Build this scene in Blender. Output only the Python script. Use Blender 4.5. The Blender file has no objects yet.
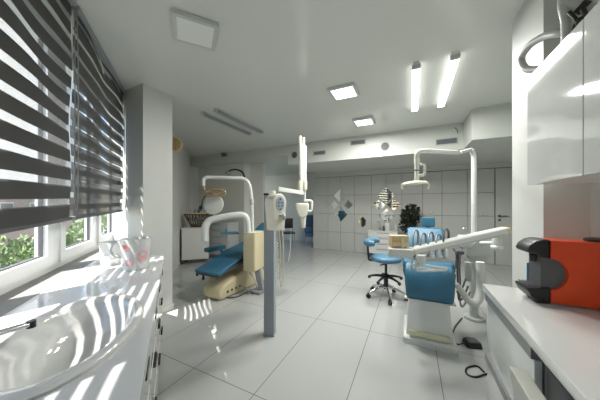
import bpy, bmesh, math, random
from mathutils import Vector, Matrix, Quaternion
random.seed(7)
C = bpy.context.scene.collection
scn = bpy.context.scene
# ------------------------------------------------------------------ camera, world, sun, exposure
A = math.radians(25.9); CA, SA = math.cos(A), math.sin(A); EYE = 1.335; F = 230.0
cam = bpy.data.objects.new('camera', bpy.data.cameras.new('camera')); C.objects.link(cam)
cam.location = (0, 0, EYE); cam.rotation_euler = (math.pi/2, 0, A)
cam.data.sensor_width = 36; cam.data.lens = 36*F/600; cam.data.shift_y = 5/600
cam.data.clip_start = .02; cam.data.clip_end = 500
scn.camera = cam
wd = bpy.data.worlds.new('World'); scn.world = wd; wd.use_nodes = True
wn = wd.node_tree; bg = wn.nodes['Background']
sky = wn.nodes.new('ShaderNodeTexSky'); sky.sky_type = 'NISHITA'; sky.sun_disc = False
sky.sun_elevation = math.radians(55); sky.sun_rotation = math.radians(200); sky.air_density = 1.2; sky.dust_density = .4
wn.links.new(sky.outputs[0], bg.inputs[0]); bg.inputs[1].default_value = .25
# window wall axes in the room: N points into the room, T runs along the wall away from the camera
N = Vector((CA*.8988-SA*.4384, SA*.8988+CA*.4384, 0)).normalized()
T = Vector((-CA*.4384-SA*.8988, -SA*.4384+CA*.8988, 0)).normalized()
sdir = (N + T*.50 + Vector((0, 0, -2.05))).normalized()
sun = bpy.data.objects.new('sun', bpy.data.lights.new('sun', 'SUN')); C.objects.link(sun)
sun.rotation_euler = sdir.to_track_quat('-Z', 'Y').to_euler(); sun.location = (-6, -6, 12)
sun.data.energy = 12.0; sun.data.angle = math.radians(.6); sun.data.color = (1, .97, .92)
scn.view_settings.view_transform = 'Standard'; scn.view_settings.look = 'None'
scn.view_settings.exposure = 0.36; scn.view_settings.gamma = 1; scn.view_settings.use_curve_mapping = False
H = 2.735                                     # ceiling height

# ------------------------------------------------------------------ points
def at(px, py, d):
    xc = (px-300)/F*d
    return Vector((CA*xc-SA*d, SA*xc+CA*d, EYE-(py-205)/F*d))
def on(px, py, z): return at(px, py, F*(EYE-z)/(py-205))
def W(n, t, z=0): return N*n + T*t + Vector((0, 0, z))

# ------------------------------------------------------------------ materials
def mat(name, col, rough=.5, metal=0, coat=0, spec=.5, emit=None, es=0, noise=0, nscale=8, bump=0, trans=0):
    m = bpy.data.materials.new(name); m.use_nodes = True
    nt = m.node_tree; b = nt.nodes['Principled BSDF']
    b.inputs['Base Color'].default_value = (*col, 1); b.inputs['Roughness'].default_value = rough
    b.inputs['Metallic'].default_value = metal; b.inputs['Coat Weight'].default_value = coat
    b.inputs['Coat Roughness'].default_value = .05
    b.inputs['Specular IOR Level'].default_value = spec
    if trans: b.inputs['Transmission Weight'].default_value = trans
    if emit: b.inputs['Emission Color'].default_value = (*emit, 1); b.inputs['Emission Strength'].default_value = es
    if noise or bump:
        tc = nt.nodes.new('ShaderNodeTexCoord'); n = nt.nodes.new('ShaderNodeTexNoise')
        n.inputs['Scale'].default_value = nscale; n.inputs['Detail'].default_value = 4
        nt.links.new(tc.outputs['Object'], n.inputs['Vector'])
        if noise:
            r = nt.nodes.new('ShaderNodeMapRange'); r.inputs['To Min'].default_value = 1-noise; r.inputs['To Max'].default_value = 1+noise
            nt.links.new(n.outputs['Fac'], r.inputs['Value'])
            mx = nt.nodes.new('ShaderNodeMix'); mx.data_type = 'RGBA'; mx.blend_type = 'MULTIPLY'; mx.inputs[0].default_value = 1
            mx.inputs[6].default_value = (*col, 1); nt.links.new(r.outputs[0], mx.inputs[7]); nt.links.new(mx.outputs[2], b.inputs['Base Color'])
        if bump:
            bp = nt.nodes.new('ShaderNodeBump'); bp.inputs['Strength'].default_value = bump; bp.inputs['Distance'].default_value = .01
            nt.links.new(n.outputs['Fac'], bp.inputs['Height']); nt.links.new(bp.outputs[0], b.inputs['Normal'])
    return m
def sheer(name, col, clear):
    m = bpy.data.materials.new(name); m.use_nodes = True; nt = m.node_tree
    for n in list(nt.nodes): nt.nodes.remove(n)
    o = nt.nodes.new('ShaderNodeOutputMaterial'); mx = nt.nodes.new('ShaderNodeMixShader'); mx.inputs[0].default_value = clear
    d = nt.nodes.new('ShaderNodeBsdfDiffuse'); d.inputs[0].default_value = (*col, 1)
    tl = nt.nodes.new('ShaderNodeBsdfTranslucent'); tl.inputs[0].default_value = (*col, 1)
    m2 = nt.nodes.new('ShaderNodeMixShader'); m2.inputs[0].default_value = .3
    tr = nt.nodes.new('ShaderNodeBsdfTransparent')
    nt.links.new(d.outputs[0], m2.inputs[1]); nt.links.new(tl.outputs[0], m2.inputs[2])
    nt.links.new(m2.outputs[0], mx.inputs[1]); nt.links.new(tr.outputs[0], mx.inputs[2]); nt.links.new(mx.outputs[0], o.inputs[0])
    return m
def pane_mat(name, refl=.06, tint=(1, 1, 1)):
    m = bpy.data.materials.new(name); m.use_nodes = True; nt = m.node_tree
    for n in list(nt.nodes): nt.nodes.remove(n)
    o = nt.nodes.new('ShaderNodeOutputMaterial'); mx = nt.nodes.new('ShaderNodeMixShader'); mx.inputs[0].default_value = refl
    tr = nt.nodes.new('ShaderNodeBsdfTransparent'); tr.inputs[0].default_value = (*tint, 1)
    g = nt.nodes.new('ShaderNodeBsdfGlossy'); g.inputs['Roughness'].default_value = .02
    nt.links.new(tr.outputs[0], mx.inputs[1]); nt.links.new(g.outputs[0], mx.inputs[2]); nt.links.new(mx.outputs[0], o.inputs[0])
    return m
def brick_mat(name, c1, c2, mortar, scale, bw, rh, ms, rough=.6, rot=0, off=(0, 0, 0), offset=.5, axes='XY', noise=0.0):
    m = mat(name, c1, rough); nt = m.node_tree; b = nt.nodes['Principled BSDF']
    tc = nt.nodes.new('ShaderNodeTexCoord'); mp = nt.nodes.new('ShaderNodeMapping')
    mp.inputs['Location'].default_value = off
    br = nt.nodes.new('ShaderNodeTexBrick'); br.offset = offset
    br.inputs['Color1'].default_value = (*c1, 1); br.inputs['Color2'].default_value = (*c2, 1); br.inputs['Mortar'].default_value = (*mortar, 1)
    br.inputs['Scale'].default_value = scale; br.inputs['Brick Width'].default_value = bw; br.inputs['Row Height'].default_value = rh
    br.inputs['Mortar Size'].default_value = ms; br.inputs['Mortar Smooth'].default_value = 0
    nt.links.new(tc.outputs['Object'], mp.inputs[0])
    if axes == 'XY': nt.links.new(mp.outputs[0], br.inputs['Vector'])
    else:
        s = nt.nodes.new('ShaderNodeSeparateXYZ'); c = nt.nodes.new('ShaderNodeCombineXYZ')
        nt.links.new(mp.outputs[0], s.inputs[0]); nt.links.new(s.outputs['XYZ'.index(axes[0])], c.inputs[0]); nt.links.new(s.outputs['XYZ'.index(axes[1])], c.inputs[1])
        nt.links.new(c.outputs[0], br.inputs['Vector'])
    nt.links.new(br.outputs['Color'], b.inputs['Base Color'])
    return m
M = {}
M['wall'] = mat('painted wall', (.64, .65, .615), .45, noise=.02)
M['wallr'] = mat('painted wall lightened as lit rear', (.76, .765, .72), .5, noise=.02)  # wall paint lightened to stand in for brighter light at the left rear
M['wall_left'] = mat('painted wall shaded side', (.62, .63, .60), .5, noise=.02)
M['ceiling'] = mat('stretch ceiling', (.72, .735, .69), .2, spec=.55)
M['panel'] = mat('grey lacquered panels', (.57, .58, .55), .3)
M['seam'] = mat('dark seam', (.08, .08, .08), .8)
M['bulk'] = mat('bulkhead paint', (.62, .64, .60), .5)
M['tile'] = brick_mat('grey porcelain tiles', (.50, .51, .495), (.485, .495, .485), (.22, .22, .215), 1, 1.2, .6, .0032, .16, offset=0)
M['white'] = mat('white lacquer', (.70, .715, .69), .06, coat=.3)
M['whitem'] = mat('white enamel', (.74, .75, .72), .3)
M['pvc'] = mat('white window plastic', (.85, .86, .85), .3)
M['top'] = mat('white worktop', (.68, .69, .69), .10, coat=.5)
M['topr'] = mat('warm white worktop', (.80, .80, .77), .12, coat=.4)
M['ceramic'] = mat('white ceramic', (.70, .70, .68), .08, coat=.8)
M['cream'] = mat('cream enamel', (.83, .80, .62), .35)
M['creaml'] = mat('pale cream plastic', (.86, .84, .72), .35)
M['beige'] = mat('beige plastic', (.72, .63, .40), .35)
M['blue'] = mat('blue upholstery', (.035, .15, .24), .42, bump=.15, nscale=60)
M['bluel'] = mat('pale blue upholstery', (.085, .21, .32), .45)
M['navy'] = mat('dark blue plastic', (.06, .14, .30), .4)
M['black'] = mat('black plastic', (.012, .012, .013), .35)
M['grey'] = mat('grey plastic', (.30, .32, .34), .4)
M['dgrey'] = mat('dark grey plastic', (.10, .10, .105), .5)
M['post'] = mat('grey painted steel', (.33, .36, .40), .4)
M['alu'] = mat('brushed aluminium', (.27, .275, .275), .35, metal=.3)
M['chrome'] = mat('chrome', (.75, .75, .76), .1, metal=1)
M['mirror'] = mat('mirror tile', (.85, .87, .87), .03, metal=1)
M['wood'] = mat('pale wood', (.72, .55, .33), .5, noise=.15, nscale=20)
M['orange'] = mat('orange shell', (.74, .062, .008), .3)
M['greige'] = mat('greige lacquer', (.50, .50, .44), .35)
M['lightgrey'] = mat('light grey plastic', (.50, .515, .50), .35)
M['fabric'] = sheer('charcoal blind fabric', (.12, .12, .115), .03)
M['fabric2'] = sheer('charcoal blind fabric thin', (.13, .13, .125), .09)
M['net'] = sheer('sheer blind net', (.35, .35, .35), .72)
M['net2'] = sheer('denser sheer blind net', (.24, .24, .24), .8)
M['glass'] = pane_mat('window glass')
M['clear'] = pane_mat('clear plastic', .25, (.85, .9, .88))
M['sill'] = mat('dusty stone sill', (.27, .265, .245), .5, noise=.15)
M['lampon'] = mat('lit diffuser', (1, 1, 1), .4, emit=(1, 1, .97), es=2.5)
M['lampoff'] = mat('unlit diffuser', (.88, .90, .86), .3)
M['frame'] = mat('lamp frame', (.60, .62, .60), .4)
M['leaf'] = mat('outdoor leaves', (.19, .27, .10), .6, noise=.4, nscale=2)
M['leafd'] = mat('dark glossy leaves', (.02, .028, .018), .4)
M['bark'] = mat('bark', (.18, .13, .09), .8)
M['brick'] = brick_mat('red brick', (.42, .22, .15), (.50, .30, .22), (.55, .52, .48), 1, .25, .08, .012, .8, axes='XZ')
M['render'] = mat('pale plaster facade', (.75, .74, .70), .8)
M['ground'] = mat('yard asphalt', (.25, .26, .24), .9, noise=.2)
M['pink'] = mat('pink print', (.85, .16, .16), .5)
M['lpink'] = mat('light pink print', (.90, .42, .42), .5)
M['bluecard'] = mat('blue card', (.08, .30, .55), .5)
M['bluegrey'] = mat('blue grey keypad', (.42, .50, .62), .4)
M['yellowish'] = mat('pale yellow strip', (.66, .66, .45), .5)
M['gold'] = mat('brown and gold metal', (.50, .35, .18), .35, metal=.5)
M['wicker'] = mat('dark brown wicker', (.09, .07, .045), .7)
M['terracotta'] = mat('white pot', (.7, .7, .68), .4)

# ------------------------------------------------------------------ mesh builder
class MB:
    def __init__(s): s.bm = bmesh.new()
    def _add(s, verts, faces):
        vs = [s.bm.verts.new(v) for v in verts]
        for f in faces:
            try: s.bm.faces.new([vs[i] for i in f])
            except ValueError: pass
    def merge(s, b2, mtx=None):
        me = bpy.data.meshes.new('tmp'); b2.to_mesh(me); b2.free()
        if mtx is not None: me.transform(mtx)
        s.bm.from_mesh(me); bpy.data.meshes.remove(me); return s
    def box(s, c, size, rz=0, bev=0, rot=None, taper=None, seg=2):
        b = bmesh.new(); bmesh.ops.create_cube(b, size=1)
        for v in b.verts:
            v.co.x *= size[0]; v.co.y *= size[1]; v.co.z *= size[2]
            if taper and v.co.z > 0: v.co.x *= taper[0]; v.co.y *= taper[1]
        if bev: bmesh.ops.bevel(b, geom=b.edges[:], offset=bev, segments=seg, profile=.7, affect='EDGES')
        r = rot.to_matrix().to_4x4() if rot is not None else Matrix.Rotation(rz, 4, 'Z')
        return s.merge(b, Matrix.Translation(Vector(c)) @ r)
    def bar(s, p0, p1, w, h, bev=0, up=Vector((0, 0, 1))):     # box beam from p0 to p1
        p0, p1 = Vector(p0), Vector(p1); d = p1-p0; x = d.normalized(); y = up.cross(x).normalized(); z = x.cross(y)
        m = Matrix((x, y, z)).transposed().to_4x4(); m.translation = (p0+p1)/2
        b = bmesh.new(); bmesh.ops.create_cube(b, size=1)
        for v in b.verts: v.co = Vector((v.co.x*d.length, v.co.y*w, v.co.z*h))
        if bev: bmesh.ops.bevel(b, geom=b.edges[:], offset=bev, segments=3, profile=.7, affect='EDGES')
        return s.merge(b, m)
    def cyl(s, p0, p1, r0, r1=None, n=20, bev=0):
        p0, p1 = Vector(p0), Vector(p1); d = p1-p0; r1 = r0 if r1 is None else r1
        b = bmesh.new(); bmesh.ops.create_cone(b, cap_ends=True, segments=n, radius1=r0, radius2=r1, depth=d.length)
        if bev:
            es = [e for e in b.edges if len(e.link_faces) == 2 and any(len(f.verts) > 4 for f in e.link_faces)]
            bmesh.ops.bevel(b, geom=es, offset=bev, segments=2, profile=.6, affect='EDGES')
        q = Vector((0, 0, 1)).rotation_difference(d.normalized()).to_matrix().to_4x4(); q.translation = (p0+p1)/2
        return s.merge(b, q)
    def ball(s, c, r, sc=(1, 1, 1), n=20, rz=0):
        b = bmesh.new(); bmesh.ops.create_uvsphere(b, u_segments=n, v_segments=n//2+2, radius=r)
        return s.merge(b, Matrix.Translation(Vector(c)) @ Matrix.Rotation(rz, 4, 'Z') @ Matrix.Diagonal((*sc, 1)))
    def lathe(s, prof, c=(0, 0, 0), n=32, sx=1, sy=1, rot=None):
        verts = []; faces = []
        for r, z in prof:
            for i in range(n):
                a = 2*math.pi*i/n; verts.append(Vector((r*math.cos(a)*sx, r*math.sin(a)*sy, z)))
        k = len(prof)
        for j in range(k-1):
            for i in range(n):
                faces.append((j*n+i, j*n+(i+1) % n, (j+1)*n+(i+1) % n, (j+1)*n+i))
        if rot is not None: verts = [rot @ v for v in verts]
        verts = [v+Vector(c) for v in verts]
        s._add(verts, faces); return s
    def tube(s, pts, r, n=12, smooth=4, closed=False):
        pts = [Vector(p) for p in pts]
        rs = r if isinstance(r, (list, tuple)) else [r]*len(pts)
        if smooth > 1 and len(pts) > 2:
            out = []; ro = []
            P = ([pts[-1]]+pts+[pts[0], pts[1]]) if closed else ([pts[0]*2-pts[1]]+pts+[pts[-1]*2-pts[-2]])
            R = ([rs[-1]]+list(rs)+[rs[0], rs[1]]) if closed else ([rs[0]]+list(rs)+[rs[-1]])
            for i in range(1, len(P)-2):
                for k in range(smooth):
                    u = k/smooth; a, b, c, d = P[i-1:i+3]
                    out.append(.5*((2*b)+(c-a)*u+(2*a-5*b+4*c-d)*u*u+(3*b-a-3*c+d)*u**3)); ro.append(R[i]*(1-u)+R[i+1]*u)
            if not closed: out.append(P[-2]); ro.append(R[-2])
            pts, rs = out, ro
        m = len(pts); t0 = (pts[1]-pts[0]).normalized()
        ref = Vector((0, 0, 1)) if abs(t0.z) < .9 else Vector((1, 0, 0))
        nrm = (ref-t0*ref.dot(t0)).normalized(); verts = []; prev = t0
        for i, p in enumerate(pts):
            if closed: t = (pts[(i+1) % m]-pts[i-1]).normalized()
            else: t = (pts[min(i+1, m-1)]-pts[max(i-1, 0)]).normalized()
            nrm = prev.rotation_difference(t) @ nrm; prev = t; bn = t.cross(nrm)
            for k in range(n):
                a = 2*math.pi*k/n; verts.append(p+(nrm*math.cos(a)+bn*math.sin(a))*rs[i])
        faces = []
        for i in range(m if closed else m-1):
            j = (i+1) % m
            for k in range(n): faces.append((i*n+k, i*n+(k+1) % n, j*n+(k+1) % n, j*n+k))
        if not closed: faces += [tuple(range(n-1, -1, -1)), tuple((m-1)*n+k for k in range(n))]
        s._add(verts, faces); return s
    def prism(s, poly, o, u, v, w, depth, bev=0):   # polygon in (u,v) at origin o, extruded along w
        o, u, v, w = Vector(o), Vector(u), Vector(v), Vector(w); n = len(poly)
        b = bmesh.new()
        a = [b.verts.new(o+u*p[0]+v*p[1]) for p in poly]; c = [b.verts.new(o+u*p[0]+v*p[1]+w*depth) for p in poly]
        b.faces.new(a); b.faces.new(c[::-1])
        for i in range(n): b.faces.new((a[i], c[i], c[(i+1) % n], a[(i+1) % n]))
        bmesh.ops.recalc_face_normals(b, faces=b.faces[:])
        if bev:
            es = [e for e in b.edges if any(len(f.verts) == n for f in e.link_faces)] if n > 4 else b.edges[:]
            bmesh.ops.bevel(b, geom=es, offset=bev, segments=3, profile=.6, affect='EDGES')
        return s.merge(b)
    def sweep(s, prof, width, x0=0, bev=.0, widths=None, seg=3):  # pad: closed side profile (y,z) spread across x
        n = len(prof); b = bmesh.new(); m = len(prof)
        a = [b.verts.new((x0-(widths[i] if widths else width)/2, p[0], p[1])) for i, p in enumerate(prof)]
        c = [b.verts.new((x0+(widths[i] if widths else width)/2, p[0], p[1])) for i, p in enumerate(prof)]
        fa = b.faces.new(a); fc = b.faces.new(c[::-1])
        for i in range(n): b.faces.new((a[i], c[i], c[(i+1) % n], a[(i+1) % n]))
        bmesh.ops.recalc_face_normals(b, faces=b.faces[:])
        if bev:
            es = [e for e in b.edges if fa in e.link_faces or fc in e.link_faces]
            bmesh.ops.bevel(b, geom=es, offset=bev, segments=seg, profile=.6, affect='EDGES')
        return s.merge(b)
    def build(s, name, m, parent=None, smooth=True, ang=40):
        bmesh.ops.recalc_face_normals(s.bm, faces=s.bm.faces[:])
        me = bpy.data.meshes.new(name)
        inv = parent_inv(parent)
        if inv is not None and getattr(s, 'world', False): s.bm.transform(inv)
        s.bm.to_mesh(me); s.bm.free()
        me.materials.append(M[m] if isinstance(m, str) else m)
        if smooth:
            for p in me.polygons: p.use_smooth = True
            me.set_sharp_from_angle(angle=math.radians(ang))
        o = bpy.data.objects.new(name, me); C.objects.link(o)
        if parent is not None: o.parent = parent
        return o
def chain_matrix(p):
    m = Matrix.Identity(4)
    while p is not None:
        m = (Matrix.Translation(p.location) @ p.rotation_euler.to_matrix().to_4x4()) @ m; p = p.parent
    return m
def parent_inv(p): return None if p is None else chain_matrix(p).inverted()
def WB():                                    # builder fed with room coordinates, localised on build
    b = MB(); b.world = True; return b
def tag(o, label=None, cat=None, group=None, kind=None):
    if label: o['label'] = label
    if cat: o['category'] = cat
    if group: o['group'] = group
    if kind: o['kind'] = kind
    return o
def thing(name, label, cat, loc=(0, 0, 0), rz=0, group=None):
    o = bpy.data.objects.new(name, None); C.objects.link(o); o.location = loc; o.rotation_euler = (0, 0, rz); o.empty_display_size = .1
    return tag(o, label, cat, group)
def struct(o): o['kind'] = 'structure'; return o
def kids(o): return [c for c in bpy.data.objects if c.parent is o]
def dup(root, loc=None, rz=None, label=None, parent=None):
    c = root.copy(); C.objects.link(c); c.parent = parent
    if loc is not None: c.location = loc
    if rz is not None: c.rotation_euler = (0, 0, rz)
    if label: c['label'] = label
    for k in kids(root): dup(k, parent=c)
    return c

# ================================================================== ROOM
def quadwall(name, a, b, z0, z1, th, m, side=1):   # vertical slab from plan point a to b, thickness to one side
    a, b = Vector((a[0], a[1], 0)), Vector((b[0], b[1], 0)); d = (b-a).normalized(); n = Vector((-d.y, d.x, 0))*side*th
    mb = MB(); mb.prism([(0, 0), (1, 0), (1, 1), (0, 1)], a+Vector((0, 0, z0)), b-a, n, Vector((0, 0, 1)), z1-z0)
    return struct(mb.build(name, m, smooth=False))
wa, wz = W(-.99, 3.76), W(-.99, -2.6)          # outer line of the window wall
outline = [(wz.x, wz.y), (2.9, wz.y), (2.9, 8.0), (-6.05, 8.0), (-6.05, 4.4), (wa.x, wa.y)]
fl = MB(); fl.prism(outline, (0, 0, -.1), (1, 0, 0), (0, 1, 0), (0, 0, 1), .1)
flo = struct(fl.build('floor', 'tile', smooth=False))
mp = [n for n in M['tile'].node_tree.nodes if n.type == 'MAPPING'][0]
mp.inputs['Rotation'].default_value = (0, 0, math.radians(-90))
# brick rows run along Y: texture x = world y - 1.315, texture y = -(world x) - .4
mp.inputs['Location'].default_value = (-1.315+12, -.4+12, 0)
ce = MB(); ce.prism(outline, (0, 0, H), (1, 0, 0), (0, 1, 0), (0, 0, 1), .1); struct(ce.build('ceiling', 'ceiling', smooth=False))
# panelled back wall (real panels with seams), door, recess
YB = 6.55
sx = [-2.72, -2.25, -1.866, -1.464, -.998, -.62, -.23, .246, .665, 1.17, 1.675]
b = MB(); b.box(((-2.72+2.7)/2, YB+.14, 1.25), (5.42, .2, 2.5)); wb = struct(b.build('wall_back', 'seam', smooth=False))
b = MB()
for i in range(len(sx)-1):
    for k in range(4): b.box(((sx[i]+sx[i+1])/2, YB+.02, .27+.54*k), (sx[i+1]-sx[i]-.008, .04, .532))
b.box((-.0, YB+.02, 2.235), (5.4, .04, .13)); b.box((2.63, YB+.02, 1.08), (.06, .04, 2.15))
b.build('panelling', 'panel', wb, smooth=False)
b = MB(); b.box((-2.71, YB+.115, 1.25), (.03, .24, 2.5)); b.build('panel_return', 'panel', wb, smooth=False)
d = MB(); d.box((2.13, YB+.018, 1.08), (.88, .04, 2.15)); dr = struct(d.build('door_1', 'panel', smooth=False))
h = MB(); h.cyl((1.76, YB, 1.09), (1.76, YB-.05, 1.09), .011); h.cyl((1.76, YB-.045, 1.09), (1.90, YB-.045, 1.09), .011); h.cyl((1.76, YB, 1.09), (1.76, YB-.012, 1.09), .028)
h.build('door_handle', 'dgrey', dr)
h = MB(); h.cyl((1.76, YB, 1.00), (1.76, YB-.012, 1.00), .024); h.build('key_plate', 'dgrey', dr)
# recess behind and walls of the left rear
quadwall('wall_recess', (-5.9, 7.7), (-2.5, 7.7), 0, 2.6, .15, 'wallr')
quadwall('wall_recess_side', (-2.6, 6.79), (-2.6, 7.85), 0, 2.6, .1, 'wall', -1)
quadwall('wall_rear_left', (-5.9, 5.0), (-4.13, 5.0), 0, 2.6, .25, 'wallr')
quadwall('wall_rear_nib', (-4.13, 5.25), (-3.68, 5.25), 0, 2.6, .12, 'wallr')
quadwall('wall_left', (-3.2, 1.74), (-5.95, 4.54), 0, H, .15, 'wallr', -1)
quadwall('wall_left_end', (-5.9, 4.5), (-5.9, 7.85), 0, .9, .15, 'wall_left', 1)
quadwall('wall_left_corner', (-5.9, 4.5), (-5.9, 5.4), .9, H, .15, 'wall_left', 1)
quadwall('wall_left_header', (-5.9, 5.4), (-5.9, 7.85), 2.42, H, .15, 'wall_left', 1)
b = MB()
for y in (5.44, 6.6, 7.66): b.box((-5.95, y, 1.66), (.06, .08, 1.52))
for z in (.93, 2.39): b.box((-5.95, 6.55, z), (.06, 2.3, .06))
struct(b.build('window_9', 'pvc', smooth=False))  # unseen opening and frame, added to let sky light brighten the recess
quadwall('wall_rear_right', (2.72, 2.5), (2.72, 6.8), 0, H, .15, 'wall', -1)
# bulkheads with vents
b = MB(); b.box(((-5.9-2.605)/2, 6.25, (2.5+H)/2), (5.9-2.605, 3.06, H-2.5+.02)); struct(b.build('trim_1', 'bulk', smooth=False))
b = MB(); b.box(((-2.605+.79)/2, 6.25, (2.29+H)/2), (.79+2.605, 3.06, H-2.29+.02)); struct(b.build('trim_2', 'bulk', smooth=False))
b = MB(); b.box(((.79+2.8)/2, 5.94, (2.29+H)/2), (2.8-.79, 3.68, H-2.29+.021)); struct(b.build('trim_3', 'bulk', smooth=False))
# pillars
b = MB(); b.box(((-3.42-2.775)/2, (1.588+1.95)/2, H/2), (.645, .36, H)); struct(b.build('wall_pillar_left', 'wall', smooth=False))
b = MB(); b.box(((-3.42-2.775)/2, (1.588+1.95)/2, .035), (.665, .38, .07)); struct(b.build('baseboard_pillar', 'wall', smooth=False))
b = MB(); b.box(((.70+2.87)/2, (1.85+2.32)/2, H/2), (2.17, .47, H)); struct(b.build('wall_pier_right', 'wall', smooth=False))
quadwall('wall_right', (.89, -2.3), (.89, 1.86), 0, H, .15, 'wall', -1)
# ---- window wall (axes N,T)
def wbox(mb, n0, n1, t0, t1, z0, z1):
    o = W(n0, t0, z0); return mb.prism([(0, 0), (n1-n0, 0), (n1-n0, t1-t0), (0, t1-t0)], o, N, T, (0, 0, 1), z1-z0)
b = MB(); wbox(b, -.99, -.73, -2.3, 3.76, 0, .845); struct(b.build('wall_window_parapet', 'wall', smooth=False))
b = MB(); wbox(b, -.99, -.72, -2.3, 3.76, 2.58, H); struct(b.build('wall_window_lintel', 'wall', smooth=False))
b = MB(); wbox(b, -.91, -.715, -2.3, 3.74, .845, .862); struct(b.build('trim_4', 'sill', smooth=False))
cs = [-2.25, -1.84, -1.01, -.18, .65, 1.48, 2.31, 3.14, 3.88]
for i in range(len(cs)-1):
    t0, t1 = cs[i], cs[i+1]; z0, z1 = .862, 2.58
    f = MB()
    wbox(f, -.95, -.88, t0, t0+.06, z0, z1); wbox(f, -.95, -.88, t1-.06, t1, z0, z1)
    wbox(f, -.95, -.88, t0+.06, t1-.06, z0, z0+.05); wbox(f, -.95, -.88, t0+.06, t1-.06, z1-.05, z1)
    w = struct(f.build('window_%d' % (i+1), 'pvc', smooth=False))
    s = MB(); a0, a1, c0, c1 = t0+.055, t1-.055, z0+.045, z1-.045; q = .075
    wbox(s, -.93, -.865, a0, a0+q, c0, c1); wbox(s, -.93, -.865, a1-q, a1, c0, c1)
    wbox(s, -.93, -.865, a0+q, a1-q, c0, c0+q); wbox(s, -.93, -.865, a0+q, a1-q, c1-q, c1)
    sa = s.build('sash', 'pvc', w, smooth=False)
    g = MB(); wbox(g, -.905, -.899, a0+q, a1-q, c0+q, c1-q); g.build('glass', 'glass', sa, smooth=False)
    g = MB(); wbox(g, -.91, -.89, a0+q, a0+q+.008, c0+q, c1-q); wbox(g, -.91, -.89, a1-q-.008, a1-q, c0+q, c1-q); wbox(g, -.91, -.89, a0+q, a1-q, c0+q, c0+q+.008)
    g.build('glazing_bead', 'dgrey', sa, smooth=False)
    if i in (4, 6):
        hd = MB(); hd.bar(W(-.862, a0+.035, 1.55), W(-.862, a0+.035, 1.62), .02, .012, .003); hd.bar(W(-.845, a0+.035, 1.48), W(-.845, a0+.035, 1.60), .018, .016, .004); hd.build('handle', 'whitem', sa)

# ---- zebra blinds
def blind(label, t0, t1, zb0, zb1, shift, fab, net, ph, name='zebra_blind', gap=.006, dark=.081):
    th = thing(name, label, 'window blind', W(-.70, (t0+t1)/2, zb0), group=None)
    per = .127; nb = 14; seg = 36
    def strip(mb, z0, z1, nn, amp):
        vs = []; fs = []
        for i in range(seg+1):
            u = i/seg; t = t0+.012+(t1-t0-.024)*u
            sk = (zb1-zb0)*u*max(0, 1-(z0-zb0)/1.4)
            w_ = amp*math.sin(u*7.5+ph+z0*2.1)
            for z in (z0, z1):
                vs.append(W(nn+w_+amp*.6*math.sin(u*13+z*9), t, min(z+sk, 2.675)))
        for i in range(seg): fs.append((2*i, 2*i+2, 2*i+3, 2*i+1))
        mb._add(vs, fs)
    f1, f2, s1, s2 = WB(), WB(), WB(), WB()
    for k in range(nb):
        z = zb0+.01+per*k
        if z > 2.66: break
        strip(f1, z, z+dark, -.705, .010); strip(s1, z+dark, z+per, -.705, .010)
        z2 = z+shift
        strip(f2, z2, z2+dark, -.705-gap, .010); strip(s2, z2+dark, z2+per, -.705-gap, .010)
    f1.build('front_fabric', fab, th); f2.build('rear_fabric', fab, th); s1.build('front_sheer', net, th); s2.build('rear_sheer', net, th)
    r = WB(); r.bar(W(-.712, t0, H-.025), W(-.712, t1, H-.025), .06, .042, .008); r.build('headrail', 'grey', th)
    r = WB(); r.bar(W(-.713, t0+.01, zb0), W(-.713, t1-.01, zb1), .024, .024, .005); r.build('bottom_rail', 'dgrey', th)
    r = WB(); r.tube([W(-.69, t1-.01, H-.06), W(-.688, t1-.012, 2.2), W(-.69, t1-.01, 1.42), W(-.675, t1-.008, 1.38), W(-.672, t1-.01, 2.2), W(-.68, t1-.01, H-.06)], .003, n=6); r.build('chain', 'alu', th)
    return th
blind('charcoal banded blind over the window beside the basin, sky showing between its bands', .66, 2.085, 1.20, 1.245, .006, 'fabric', 'net', 0)
blind('charcoal banded blind next to the white pillar, its bands nearly shut', 2.12, 3.44, 1.245, 1.268, .043, 'fabric2', 'net2', 2, gap=.02, dark=.086)
blind('charcoal banded blind over the window nearest the viewer', -.78, .62, 1.20, 1.20, .006, 'fabric', 'net', 1)

# ================================================================== CEILING LAMPS AND VENTS
def panel_lamp(label, p, rz, lit):
    t = thing('ceiling_lamp', label, 'ceiling lamp', (p[0], p[1], H-.035), rz, 'square ceiling lamps')
    b = MB()
    for x, y, w, l in ((0, .145, .32, .03), (0, -.145, .32, .03), (.145, 0, .03, .26), (-.145, 0, .03, .26)): b.box((x, y, .0165), (w, l, .033), bev=.003)
    b.build('frame', 'frame', t); b = MB(); b.box((0, 0, .014), (.26, .26, .022)); b.build('diffuser', 'lampon' if lit else 'lampoff', t)
    if lit:
        l = bpy.data.objects.new('lamp_light', bpy.data.lights.new('panel light', 'AREA')); C.objects.link(l); l.parent = t
        l.data.shape = 'SQUARE'; l.data.size = .25; l.data.energy = 25; l.location = (0, 0, -.004); l.data.color = (1, .99, .95)
    return t
panel_lamp('square surface lamp nearest the window blinds, switched off', at(195.5, 30, 1.84), math.radians(51.8), False)
panel_lamp('lit square ceiling lamp nearer the viewer of the two lit squares', (-.746, 2.773), 0, True)
panel_lamp('lit square ceiling lamp close to the bulkhead vents', (-.713, 3.90), 0, True)
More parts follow.
